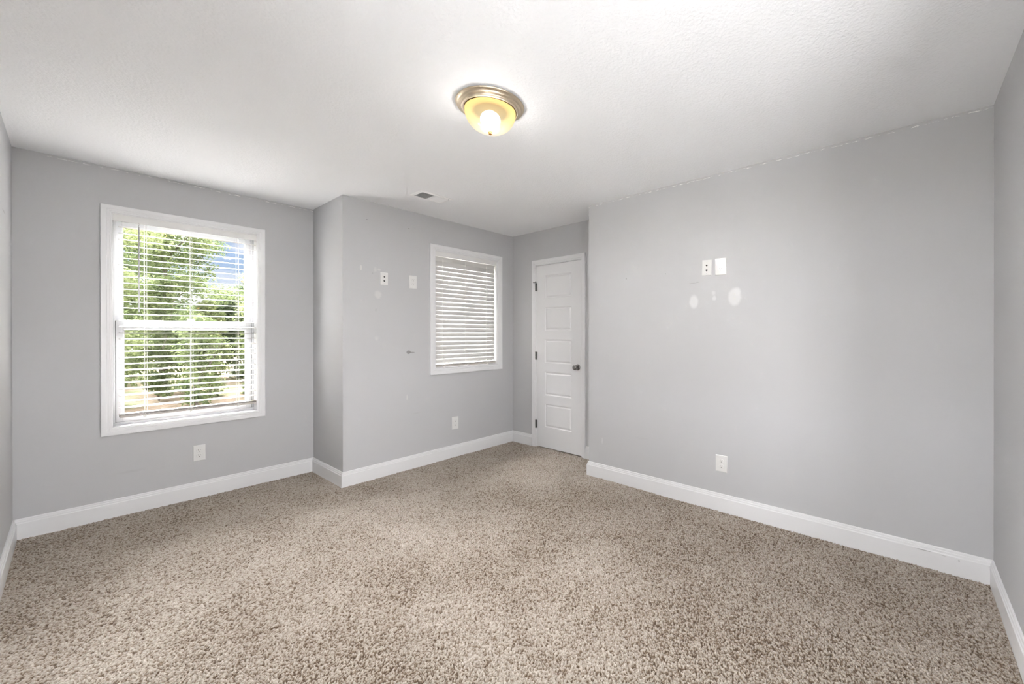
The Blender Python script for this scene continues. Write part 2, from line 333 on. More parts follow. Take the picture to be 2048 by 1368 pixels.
# ------------------------------------------------------------------ carpet: real tufts
def carpet():
    rng = np.random.default_rng(7)
    def patch(x0, x1, y0, y1, step):
        nx = int(round((x1-x0)/step))+1; ny = int(round((y1-y0)/step))+1
        X, Y = np.meshgrid(np.linspace(x0, x1, nx), np.linspace(y0, y1, ny)); X = X.ravel(); Y = Y.ravel()
        return X, Y, nx, ny
    C = .0068; G = 900                                     # tuft cell, table size
    jx = rng.random((G, G)); jy = rng.random((G, G)); hh = rng.random((G, G)); an = rng.random((G, G))*PI; tone = rng.random((G, G)); lean = rng.random((G, G))
    def lowf(X, Y, s, seed):
        r = np.random.default_rng(seed); T = r.random((64, 64)); u = X/s+20; v = Y/s+20; i = np.floor(u).astype(int); j = np.floor(v).astype(int)
        a = u-i; b = v-j; a = a*a*(3-2*a); b = b*b*(3-2*b); g = lambda p, q: T[p % 64, q % 64]
        return g(i, j)*(1-a)*(1-b)+g(i+1, j)*a*(1-b)+g(i, j+1)*(1-a)*b+g(i+1, j+1)*a*b
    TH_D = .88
    def field(X, Y):
        wx = (lowf(X, Y, .02, 5)-.5)*.006; wy = (lowf(X, Y, .02, 6)-.5)*.006
        u = (X+wx)/C+60; v = (Y+wy)/C+60; I = np.floor(u).astype(int); J = np.floor(v).astype(int)
        best = np.full(X.shape, -9.0); tn = np.zeros(X.shape)
        for di in (-1, 0, 1):
            for dj in (-1, 0, 1):
                a = (I+di) % G; b = (J+dj) % G
                dx = u-(I+di+.1+.8*jx[a, b]); dy = v-(J+dj+.1+.8*jy[a, b]); t = an[a, b]
                p = dx*np.cos(t)+dy*np.sin(t); q = -dx*np.sin(t)+dy*np.cos(t)
                h = (1-(p/.95)**2-(q/.48)**2)*.62+hh[a, b]*.62
                w = h > best; best = np.where(w, h, best); tn = np.where(w, tone[a, b], tn)
        best = np.clip(best, -.45, 1.2)
        big = lowf(X, Y, .35, 1)*.5+lowf(X, Y, .16, 2)*.3+lowf(X, Y, .07, 3)*.2
        z = best*.0105+(big-.5)*.010
        gap_shade = np.clip((TH_D-best)/.28, 0, 1)
        # tone: random per tuft, deeper in the gaps between yarns: painted shade plus brown base yarn
        tt = .68+(tn-.5)*.46+(big-.5)*.42-gap_shade*.60
        # edge = np.minimum.reduce([np.abs(X-XL), np.abs(Y-YN), np.abs(XC-X) if True else X])
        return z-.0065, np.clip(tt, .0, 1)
    V = []; Fc = []; T = []; off = 0
    for (x0, x1, y0, y1, st) in ((XL, XC+.02, YN, YE, .0024), (XL, XD+.02, YE, YB, .0036), (XL, XB+.02, YB, YA, .0040), (XD+.02, XD+.40, DYA, DYB, .01)):
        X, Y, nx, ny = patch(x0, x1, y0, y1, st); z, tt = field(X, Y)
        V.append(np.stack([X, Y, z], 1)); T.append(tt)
        i = np.arange(nx*ny).reshape(ny, nx); q = np.stack([i[:-1, :-1], i[:-1, 1:], i[1:, 1:], i[1:, :-1]], -1).reshape(-1, 4)+off
        Fc.append(q); off += nx*ny
    V = np.concatenate(V); Fc = np.concatenate(Fc); T = np.concatenate(T)
    me = bpy.data.meshes.new('floor'); me.vertices.add(len(V)); me.vertices.foreach_set('co', V.astype(np.float32).ravel())
    me.loops.add(Fc.size); me.loops.foreach_set('vertex_index', Fc.astype(np.int32).ravel())
    me.polygons.add(len(Fc)); me.polygons.foreach_set('loop_start', (np.arange(len(Fc))*4).astype(np.int32))
    me.polygons.foreach_set('use_smooth', np.ones(len(Fc), dtype=bool))
    me.update(calc_edges=True)
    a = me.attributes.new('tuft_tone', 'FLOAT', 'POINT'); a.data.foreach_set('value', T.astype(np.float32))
    me.materials.append(M_carpet)
    o = bpy.data.objects.new('floor', me); COL.objects.link(o)
    struct(o, 'beige and brown twist pile carpet covering the whole floor', 'carpet')
DYA, DYB = 2.60, 3.34
carpet()
struct(MB().box((XL-.16, YN-.16, -.2), (XD+.55, YB+.16, -.021)).box((XL-.16, YB+.16, -.2), (XB+.11, YA+.16, -.021)).build('floor_slab', M_ext), 'slab under the carpet', 'floor')

# ------------------------------------------------------------------ baseboards
BP = [(0, -.012), (.0155, -.012), (.0155, .098), (.0135, .1015), (.0120, .1035), (.0125, .108), (.0115, .113), (.0085, .1155), (.0082, .119), (.0085, .1225), (.0068, .1262), (.0035, .1276), (0, .1276)]
def baseboard(name, pts, mat, label):
    # the path runs with the room on its left
    o = MB().sweep([(x, y, 0) for x, y in pts], (0, 0, 1), BP).build(name, mat); autosmooth(o, .35)
    struct(o, label, 'baseboard'); return o
def mitred(name, a, b, ca, cb, mat, label):
    """one wall's board from a to b; ca/cb: neighbour points giving the mitre, or None"""
    pts = []; P = [ca] if ca else []
    P += [a, b]; P += [cb] if cb else []
    mb = MB(); mb.sweep([(x, y, 0) for x, y in P], (0, 0, 1), BP); k = len(BP)
    i0 = k if ca else 0; v = mb.v[i0:i0+2*k]
    f = [(q, (q+1) % k, k+(q+1) % k, k+q) for q in range(k)]+[tuple(range(k)), tuple(k+q for q in range(k))]
    o = new_mesh(name, v, f, mat); autosmooth(o, .35); struct(o, label, 'baseboard'); return o
V0, V1, V2, V3, V4, V5, V6, V7 = (XL, YN), (XL, YA), (XB, YA), (XB, YB), (XD, YB), (XD, YE), (XC, YE), (XC, YN)
# counter-clockwise order (room on the left of travel)
mitred('baseboard_left', V1, V0, V2, V7, M_trim, 'white baseboard along the wall at the left edge')
mitred('baseboard_far', V2, V1, V3, V0, M_trim, 'white baseboard below the large window')
mitred('baseboard_nook', V3, V2, V4, V1, M_trim, 'short white baseboard on the side of the projecting corner')
mitred('baseboard_alcove', V4, V3, V5, V2, M_trim, 'white baseboard below the small window')
mitred('baseboard_closet', (XD, 3.367), V4, None, V3, M_trim, 'short white baseboard left of the closet door')
mitred('baseboard_closet_end', V5, (XD, 2.582), V6, None, M_trim, 'sliver of white baseboard right of the closet door')
mitred('baseboard_return', V6, V5, V7, V4, M_trim, 'white baseboard on the end of the right wall')
mitred('baseboard_right', V7, V6, V0, V5, M_scuff, 'long white baseboard with scuffs under the right wall')
mitred('baseboard_near', V0, V7, V1, V6, M_trim, 'white baseboard along the wall at the right edge')

# ------------------------------------------------------------------ windows
CASE = [(0, 0), (0, .007), (.003, .0095), (.010, .0100), (.013, .0130), (.024, .0135), (.0275, .0160), (.045, .0175), (.0535, .0175), (.057, .0140), (.057, 0)]
def window(name, x0, x1, z0, z1, y, label, zm, cw):
    """opening x0..x1, z0..z1 in a wall whose room face is at y; zm = height of the meeting rail"""
    r = empty(name, (.5*(x0+x1), y, z0), label=label, cat='window', kind='structure')
    # picture-frame casing (path clockwise seen from the room, profile grows outward)
    p = [(x0, y, z0), (x0, y, z1), (x1, y, z1), (x1, y, z0)]
    o = part(MB().sweep(p, (0, -1, 0), [(u*cw/.057, w) for u, w in CASE], True), 'casing', M_trim, r); autosmooth(o, .3)
    # jamb liner boards
    t = .012; d = .155
    mb = MB().box((x0, y+.001, z0), (x0+.004, y+d, z1)).box((x1-.004, y+.001, z0), (x1, y+d, z1)).box((x0, y+.001, z1-.004), (x1, y+d, z1)).box((x0, y+.001, z0), (x1, y+d, z0+.004))
    part(mb, 'jamb', M_trim, r)
    # vinyl frame
    a = .018; ya, yb = y+.085, y+.16
    mb = MB().box((x0, ya, z0), (x0+a, yb, z1)).box((x1-a, ya, z0), (x1, yb, z1)).box((x0, ya, z1-.03), (x1, yb, z1)).box((x0, ya-.006, z0), (x1, yb, z0+.022))
    mb.box((x1-a-.006, ya+.035, z0), (x1-a, ya+.040, z1)).box((x0+a, ya+.035, z0), (x0+a+.006, ya+.040, z1))
    f = part(mb, 'window_frame', M_vinyl, r); bevel(f, .0015, 2)
    X0, X1 = x0+a, x1-a
    def sash(nm, za, zb, yf, yb, wl, top, bot):
        m = MB()
        m.box((X0+.003, yf, za), (X0+wl, yb, zb)).box((X1-wl, yf, za), (X1-.003, yb, zb)).box((X0+wl, yf, zb-top), (X1-wl, yb, zb)).box((X0+wl, yf, za), (X1-wl, yb, za+bot))
        s = part(m, nm, M_vinyl, r); bevel(s, .0015, 2)
        # glazing bead
        g = MB(); q = [(X0+wl, yf, za+bot), (X0+wl, yf, zb-top), (X1-wl, yf, zb-top), (X1-wl, yf, za+bot)]
        g.sweep(q, (0, -1, 0), [(0, 0), (-.008, -.010), (-.008, -.014), (0, -.014)], True)
        L = r.location; g.v = [(px-L.x, py-L.y, pz-L.z) for px, py, pz in g.v]; g.build('glazing_bead', M_vinyl, s)
        g = MB().box((X0+wl-.004, yb-.010, za+bot-.004), (X1-wl+.004, yb-.006, zb-top+.004)); g.v = [(px-L.x, py-L.y, pz-L.z) for px, py, pz in g.v]
        g.build('glass_pane', M_glass, s)
    if zm is None: sash('fixed_sash', z0+.022, z1-.028, y+.100, y+.140, .036, .036, .045); return r
    sash('upper_sash', zm-.02, z1-.028, y+.128, y+.152, .034, .035, .035)
    sash('lower_sash', z0+.022, zm+.035, y+.096, y+.122, .036, .062, .052)
    mb = MB().box((X0-.001, y+.099, z0+.025), (X0+.004, y+.120, zm+.03)).box((X1-.004, y+.099, z0+.025), (X1+.001, y+.120, zm+.03))
    part(mb, 'weather_strip', M_seal, r)
    xm = .5*(x0+x1)
    mb = MB().box((xm-.03, y+.098, zm+.035), (xm+.03, y+.118, zm+.041)).lathe([(0, 0), (.011, 0), (.011, .010), (.008, .014), (0, .014)], (xm, y+.108, zm+.041)).box((xm-.004, y+.090, zm+.045), (xm+.028, y+.100, zm+.052))
    s = part(mb, 'sash_lock', M_vinyl, r)
window('window_1', .166, .957, .624, 2.126, YA, 'large white double-hung window with green trees outside', 1.345, .051)
window('window_2', 2.195, 2.970, .930, 2.115, YB, 'small white window behind the closed blinds', None, .058)

def added_window(name, P, nrm, w, z0, z1, label):  # unseen windows, added to let extra daylight into the room
    """P: left end of the opening on the room face; nrm: into the room"""
    n = Vector(nrm); R = Vector((0, 0, 1)).cross(n); P = Vector((P[0], P[1], 0)); r = empty(name, P+R*w/2+Vector((0, 0, z0)), label=label, cat='window', kind='structure')
    q = lambda u, d, z: tuple(P+R*u-n*d+Vector((0, 0, z)))
    o = part(MB().sweep([q(0, 0, z0), q(0, 0, z1), q(w, 0, z1), q(w, 0, z0)], n, CASE, True), 'casing', M_trim, r); autosmooth(o, .3)
    mb = MB(); a = .045; m_ = w/2
    for u0, u1, za, zb in ((0, a, z0, z1), (w-a, w, z0, z1), (0, w, z1-a, z1), (0, w, z0, z0+a), (m_-a, m_+a, z0, z1), (0, w, 1.33, 1.37)): mb.box(q(u0, .09, za), q(u1, .155, zb))
    part(mb, 'window_frame', M_vinyl, r)
    part(MB().box(q(.01, .120, z0+.01), q(w-.01, .125, z1-.01)), 'glass_pane', M_glass, r)
added_window('added_window_3', (XL, LY0), (1, 0, 0), LY1-LY0, LZ0, LZ1, 'unseen window added in the left wall to light the room')
added_window('added_window_4', (NX1, YN), (0, 1, 0), NX1-NX0, LZ0, LZ1, 'unseen window added in the near wall to light the far wall')

# ------------------------------------------------------------------ venetian blinds
def slat_profile(w, th, camber, n=6):
    pts = []
    for i in range(n+1):
        s = -w/2+w*i/n; pts.append((s, camber*(1-(2*s/w)**2)))
    return [(s, c) for s, c in pts]+[(s, c-th) for s, c in reversed(pts)]
def blind(x0, x1, ztop, zbot, y, pitch, tilt, label, wand, flip_first, cords, first):
    yc = y+.040; r = empty('window_blind', (.5*(x0+x1), yc, ztop), label=label, cat='blinds', group='white venetian blinds')
    # headrail and valance with returns at both ends
    o = part(MB().box((x0+.006, yc-.020, ztop-.040), (x1-.006, yc+.028, ztop-.004)), 'headrail', M_valance, r); bevel(o, .002)
    v = MB(); prof = [(0, 0), (.004, 0), (.004, .006), (.006, .010), (.006, .038), (.004, .043), (.004, .048), (0, .048)]
    zb = ztop-.0485
    v.sweep([(x1, yc+.012, zb), (x1, yc-.030, zb), (x0, yc-.030, zb), (x0, yc+.012, zb)], (0, 0, 1), [(-u, w) for u, w in prof])
    o = part(v, 'valance', M_valance, r); autosmooth(o, .4)
    sx0, sx1 = x0+(.028 if wand else .004), x1-(.001 if wand else .012)
    m = MB(); pr = slat_profile(.050, .0028, .0022); z = first; k = len(pr); zs = []
    i = 0
    while z > zbot+.030:
        a = tilt if not (flip_first and i == 0) else -tilt*.80
        jit = random.uniform(-.012, .012); a += jit; ca, sa = math.cos(a), math.sin(a); L = []; dz = random.uniform(-.0008, .0008)
        for xx in (sx0, sx1):
            for s_, c_ in pr:
                # s_ negative = room side edge; tilt > 0 lowers the room edge
                L.append((xx, yc+s_*ca-c_*sa, z+dz+s_*sa+c_*ca))
        f = [(q, (q+1) % k, k+(q+1) % k, k+q) for q in range(k)]+[tuple(range(k)), tuple(k+q for q in range(k))]
        m.add(L, f); zs.append(z); z -= pitch; i += 1
    o = part(m, 'slats', M_slat, r); autosmooth(o, .5)
    # last slat lying on the bottom rail
    b = MB(); b.box((sx0+.001, yc-.026, zbot+.0), (sx1+.001, yc+.026, zbot+.016)); o = part(b, 'bottom_rail', M_rail, r); bevel(o, .004, 3)
    b = MB(); b.box((sx0, yc-.0275, zbot+.0185), (sx1, yc+.0265, zbot+.0215)).box((sx0, yc-.0265, zbot+.0245), (sx1, yc+.0265, zbot+.0272)); part(b, 'stacked_slats', M_rail, r)
    for cx in cords:
        m = MB(); e_ = .026*math.cos(tilt)+.0015
        m.tube([(cx, yc-e_, ztop-.05), (cx, yc-e_, zbot+.01)], .0008, 5).tube([(cx, yc+e_, ztop-.05), (cx, yc+e_, zbot+.01)], .0008, 5)
        if tilt > .5:       # woven tape rungs seen against the tilted slats
            for zz in zs: m.tube([(cx-.002, yc-e_-.0012, zz-.012), (cx+.002, yc-e_-.0015, zz-.030)], .0017 if cx == cords[1] else .0030, 5)
        else:
            for zz in zs: m.tube([(cx, yc-e_, zz-.004), (cx, yc+e_, zz-.0035)], .0006, 4)
        m.tube([(cx+.012, yc, ztop-.05), (cx+.012, yc, zbot+.02)], .0007, 5)
        # loose cord loop and button under the rail
        m.tube([(cx+.020*math.cos(t)*1.1, yc-.030, zbot+.012+.007*math.sin(t)) for t in [i*2*PI/12 for i in range(13)]], .0011, 5)
        m.tube([(cx, yc-.030, zbot+.02), (cx+.006, yc-.032, zbot+.006), (cx+.002, yc-.030, zbot-.006)], .0011, 5)
        part(m, 'ladder_cord', M_cord, r)
        part(MB().lathe([(0, .004), (.006, .003), (.008, 0), (.006, -.004), (0, -.005)], (cx, yc-.024, zbot-.004), n=12), 'cord_button', M_cord, r, True)
    if wand:
        wx, wz0, wz1 = wand; m = MB().tube([(wx, yc-.042, wz1-.018), (wx, yc-.040, wz0+.01), (wx, yc-.040, wz0)], [.0042, .0042, .0036], 6)
        m.tube([(wx, yc-.028, wz1+.010), (wx, yc-.036, wz1+.008), (wx+.004, yc-.042, wz1), (wx, yc-.042, wz1-.008), (wx-.003, yc-.042, wz1-.016), (wx, yc-.042, wz1-.022)], .0013, 6)
        w = part(m, 'tilt_wand', M_wand, r)
        w['label'] = 'grey tilt wand hanging from the headrail'
    return r
random.seed(4)
blind(.171, .953, 2.124, .686, YA, .0443, .095, 'open white blinds across the large window with trees behind', (.291, 1.437, 2.070), False, (.320, .560, .833), 2.043)
blind(2.200, 2.964, 2.113, .945, YB, .0449, 1.385, 'closed white blinds filling the small window near the closet door', None, True, (2.300, 2.565, 2.840), 2.040)

# ------------------------------------------------------------------ closet door
def closet_door():
    y0, y1, z0, z1 = 2.644, 3.302, .014, 2.048
    r = empty('door_1', (XD, .5*(y0+y1), 0), label='white five-panel closet door in its casing', cat='door', kind='structure')
    ci0, ci1, cz = 2.638, 3.309, 2.056
    p = [(XD, ci1, -.01), (XD, ci1, cz), (XD, ci0, cz), (XD, ci0, -.01)]
    cs = [(u*.055/.057, w) for u, w in CASE]
    o = part(MB().sweep(p, (-1, 0, 0), cs), 'casing', M_trim, r); autosmooth(o, .3)
    mb = MB().box((XD+.0, ci0-.004, -.01), (XD+.12, ci0+.003, cz)).box((XD, ci1-.004, -.01), (XD+.12, ci1+.005, cz)).box((XD, ci0-.004, cz-.004), (XD+.12, ci1+.005, cz+.002))
    mb.box((XD+.042, ci0, -.01), (XD+.055, ci0+.014, cz)).box((XD+.042, ci1-.014, -.01), (XD+.055, ci1, cz)).box((XD+.042, ci0, cz-.014), (XD+.055, ci1, cz))
    part(mb, 'jamb', M_trim, r)
    xf = XD-.001; xb = XD+.034
    pan = [(.244, .500), (.598, .856), (.957, 1.216), (1.318, 1.573), (1.675, 1.930)]; py0, py1 = 2.778, 3.168
    V = []; F = []
    def quad(a, b, c, d, dep=0):
        o = len(V); V.extend([a, b, c, d]); F.append((o, o+1, o+2, o+3))
    def rect(ya, yb, za, zb, dep=0.): quad((xf+dep, ya, za), (xf+dep, yb, za), (xf+dep, yb, zb), (xf+dep, ya, zb))
    rect(y0, py0, z0, z1); rect(py1, y1, z0, z1); zz = z0
    for a, b in pan: rect(py0, py1, zz, a); zz = b
    rect(py0, py1, zz, z1)
    for a, b in pan:
        rings = [(0, 0), (.003, .0035), (.008, .0070), (.016, .0070), (.024, .0020), (.030, .0012)]
        for (i0, d0), (i1, d1) in zip(rings, rings[1:]):
            A = [(xf+d0, py0+i0, a+i0), (xf+d0, py1-i0, a+i0), (xf+d0, py1-i0, b-i0), (xf+d0, py0+i0, b-i0)]
            B = [(xf+d1, py0+i1, a+i1), (xf+d1, py1-i1, a+i1), (xf+d1, py1-i1, b-i1), (xf+d1, py0+i1, b-i1)]
            for k in range(4): quad(A[k], A[(k+1) % 4], B[(k+1) % 4], B[k])
        i, dd = rings[-1]; rect(py0+i, py1-i, a+i, b-i, dd)
    # edges and back
    c = [(y0, z0), (y1, z0), (y1, z1), (y0, z1)]
    for k in range(4):
        (ya, za), (yb_, zb) = c[k], c[(k+1) % 4]; quad((xf, ya, za), (xf, yb_, zb), (xb, yb_, zb), (xb, ya, za))
    quad((xb, y0, z0), (xb, y0, z1), (xb, y1, z1), (xb, y1, z0))
    mb = MB(); mb.v = V; mb.f = F
    slab = part(mb, 'door_slab', M_trim, r)
    bm = bmesh.new(); bm.from_mesh(slab.data); bmesh.ops.remove_doubles(bm, verts=bm.verts, dist=1e-5); bmesh.ops.recalc_face_normals(bm, faces=bm.faces); bm.to_mesh(slab.data); bm.free()
    for hz in (1.808, 1.032, .262):
        m = MB()
        for k in range(5): m.tube([(XD-.012, 3.3055, hz-.0445+k*.0178+.0006), (XD-.012, 3.3055, hz-.0445+(k+1)*.0178-.0006)], .0065, 12)
        m.lathe([(0, .004), (.004, .002), (.005, 0), (.005, -.002)], (XD-.012, 3.3055, hz+.048), n=12)
        m.box((XD-.008, 3.288, hz-.0445), (XD-.0015, 3.3035, hz+.0445))
        h = part(m, 'hinge', M_hinge, r)
        if hz > 1.7:    # door stop on the hinge pin
            m = MB().tube([(XD-.012, 3.3055, hz+.047), (XD-.012, 3.3055, hz+.058)], .008, 12).tube([(XD-.012, 3.3055, hz+.053), (XD-.045, 3.270, hz+.053)], .003, 8).tube([(XD-.043, 3.272, hz+.053), (XD-.055, 3.260, hz+.053)], .0075, 10)
            m.tube([(XD-.012, 3.3055, hz+.053), (XD-.030, 3.330, hz+.053)], .004, 8)
            part(m, 'hinge_pin_door_stop', M_hinge, r)
    ky, kz = 2.690, .930
    part(MB().lathe([(0, .0), (.0325, 0), (.0325, .003), (.030, .007), (.022, .0095), (.013, .011), (0, .011)], (xf, ky, kz), (-1, 0, 0), 32), 'knob_rosette', M_steel, r, True)
    part(MB().lathe([(.0125, .010), (.0115, .020), (.012, .026), (.017, .031), (.0245, .038), (.0275, .046), (.0275, .053), (.0245, .060), (.018, .0645), (.009, .0665), (0, .067)], (xf, ky, kz), (-1, 0, 0), 32), 'doorknob', M_steel, r, True)
    part(MB().box((XD-.0006, ci0-.001, kz-.03), (XD+.004, ci0+.0045, kz+.03)), 'strike_plate', M_hinge, r)
closet_door()

# ------------------------------------------------------------------ cover plates
def plate_basis(wall):
    if wall == 'y': return Vector((1, 0, 0)), Vector((0, -1, 0))       # right, out of wall
    return Vector((0, -1, 0)), Vector((-1, 0, 0))
def placed(mb, org, wall, rot, name, mat, root, smooth=False):
    R, O = plate_basis(wall); U = Vector((0, 0, 1)); c, s = math.cos(rot), math.sin(rot)
    v = []
    for a, b, d in mb.v:           # a right, b up, d out
        a, b = a*c-b*s, a*s+b*c; v.append(tuple(R*a+U*b+O*d))
    mb.v = v; o = mb.build(name, mat, root, smooth); return o
def plate_body(w, h):
    m = MB(); a, b = w/2, h/2; rings = [(0, 0), (0, .0022), (.0012, .0042), (.0042, .0056)]; v = []; f = []
    for i, d in rings: v += [(-a+i, -b+i, d), (a-i, -b+i, d), (a-i, b-i, d), (-a+i, b-i, d)]
    for k in range(len(rings)-1):
        for q in range(4): f.append((k*4+q, k*4+(q+1) % 4, (k+1)*4+(q+1) % 4, (k+1)*4+q))
    f.append(tuple((len(rings)-1)*4+q for q in range(4))); f.append((0, 1, 2, 3))
    return m.add(v, f)
def screw(x, z): return MB().lathe([(0, .0068), (.0025, .0066), (.0032, .0058), (.0032, .005)], (x, z, 0), (0, 0, 1), 12)
def duplex(wall, pos, w, h, label, rot=0.):
    r = empty('power_outlet', pos, label=label, cat='outlet'); r['group'] = 'power outlets'
    placed(plate_body(w, h), pos, wall, rot, 'cover_plate', M_plate, r)
    for s in (1, -1):
        z = s*.0195; m = MB(); n = 28; v = []
        for d, k in ((.0050, 1), (.0072, 1), (.0078, .95)):
            for i in range(n):
                t = 2*PI*i/n; x_ = .0172*math.cos(t); z_ = .0172*math.sin(t); z_ = max(-.0142, min(.0142, z_)); v.append((x_*k, z+z_*k, d))
        f = [(a*n+i, a*n+(i+1) % n, (a+1)*n+(i+1) % n, (a+1)*n+i) for a in (0, 1) for i in range(n)]+[tuple(2*n+i for i in range(n))]
        m.add(v, f); rc = placed(m, pos, wall, rot, 'receptacle', M_plate, r)
        g = MB().box((-.0075, z+.0012, .0076), (-.0055, z+.0095, .0080)).box((.0052, z+.0022, .0076), (.0072, z+.0088, .0080))
        placed(g, pos, wall, rot, 'blade_slot', M_slotg, rc)
        g = MB().lathe([(0, .0081), (.0026, .0081), (.0026, .0076)], (0, z-.0065, 0), (0, 0, 1), 12)
        placed(g, pos, wall, rot, 'ground_hole', M_slot, rc)
    placed(screw(0, 0), pos, wall, rot, 'screw', M_screw, r)
    return r
def jack(wall, pos, w, h, label, rot=0.):
    r = empty('cable_jack', pos, label=label, cat='jack'); r['group'] = 'cable and phone jack plates'
    placed(plate_body(w, h), pos, wall, rot, 'cover_plate', M_plate, r)
    g = MB().lathe([(.0062, .0052), (.0062, .0075), (.0048, .0076), (.0048, .013), (.0040, .0132), (.0038, .009), (0, .009)], (0, .0170, 0), (0, 0, 1), 16)
    placed(g, pos, wall, rot, 'coax_connector', M_slot, r)
    g = MB().box((-.0065, -.0235, .0052), (.0065, -.0125, .0062)).box((-.0025, -.0262, .0052), (.0040, -.0235, .0063))
    placed(g, pos, wall, rot, 'phone_socket', M_slot, r)
    for z in (.042, -.042): placed(screw(0, z), pos, wall, rot, 'screw', M_screw, r)
    return r
duplex('y', (.600, YA, .350), .070, .122, 'white power outlet low on the wall below the large window')
duplex('y', (1.968, YB, 1.772), .072, .121, 'white power outlet high on the wall left of the small window')
duplex('y', (2.418, YB, .353), .076, .128, 'white power outlet low on the wall below the small window')
duplex('x', (XC, 1.044, 1.763), .083, .121, 'large white power outlet high on the right wall above the bigger patch')
duplex('x', (XC, 1.038, .344), .084, .120, 'white power outlet low on the right wall above the baseboard')
jack('y', (1.700, YB, 1.775), .066, .114, 'white cable jack plate nearest the projecting corner, left of an outlet')
jack('x', (XC, 1.147, 1.765), .073, .114, 'slightly crooked white cable jack plate high on the right wall', -.035)

# ------------------------------------------------------------------ ceiling register
def vent():
    cx, cy = 1.848, 3.178; w, d = .285, .195
    r = empty('ceiling_vent', (cx, cy, H), label='white two-way air vent in the ceiling in front of the alcove', cat='vent')
    m = MB(); a, b = w/2, d/2
    rings = [(0, 0), (.003, -.004), (.022, -.007), (.026, -.007), (.027, -.002)]; v = []; f = []
    for i, z in rings: v += [(cx-a+i, cy-b+i, H+z), (cx+a-i, cy-b+i, H+z), (cx+a-i, cy+b-i, H+z), (cx-a+i, cy+b-i, H+z)]
    for k in range(len(rings)-1):
        for q in range(4): f.append((k*4+q, k*4+(q+1) % 4, (k+1)*4+(q+1) % 4, (k+1)*4+q))
    m.add(v, f); m.box((cx-.010, cy-b+.026, H-.0065), (cx+.010, cy+b-.026, H-.002)); part(m, 'vent_frame', M_vent, r)
    part(MB().box((cx-a+.02, cy-b+.02, H-.0012), (cx+a-.02, cy+b-.02, H-.0004)), 'duct_opening', M_dark, r)
    m = MB()
    for side in (-1, 1):
        xa, xb = (cx-a+.026, cx-.010) if side < 0 else (cx+.010, cx+a-.026); n = 14
        for i in range(n):
            x = xa+(xb-xa)*(i+.5)/n
            # left bank throws left, right bank throws right
            if side < 0: q = [(x-.0030, H-.0062), (x-.0024, H-.0062), (x+.0006, H-.0015), (x, H-.0015)]
            else: q = [(x+.0050, H-.0075), (x+.0042, H-.0075), (x-.0045, H-.0015), (x-.0037, H-.0015)]
            v = [(p, cy-b+.026, z) for p, z in q]+[(p, cy+b-.026, z) for p, z in q]
            m.add(v, [(0, 1, 2, 3), (4, 5, 6, 7), (0, 1, 5, 4), (1, 2, 6, 5), (2, 3, 7, 6), (3, 0, 4, 7)])
    part(m, 'louvres', M_vent, r)
    part(MB().box((cx+a-.034, cy-b+.014, H-.016), (cx+a-.028, cy-b+.022, H-.006)), 'damper_lever', M_vent, r)
vent()

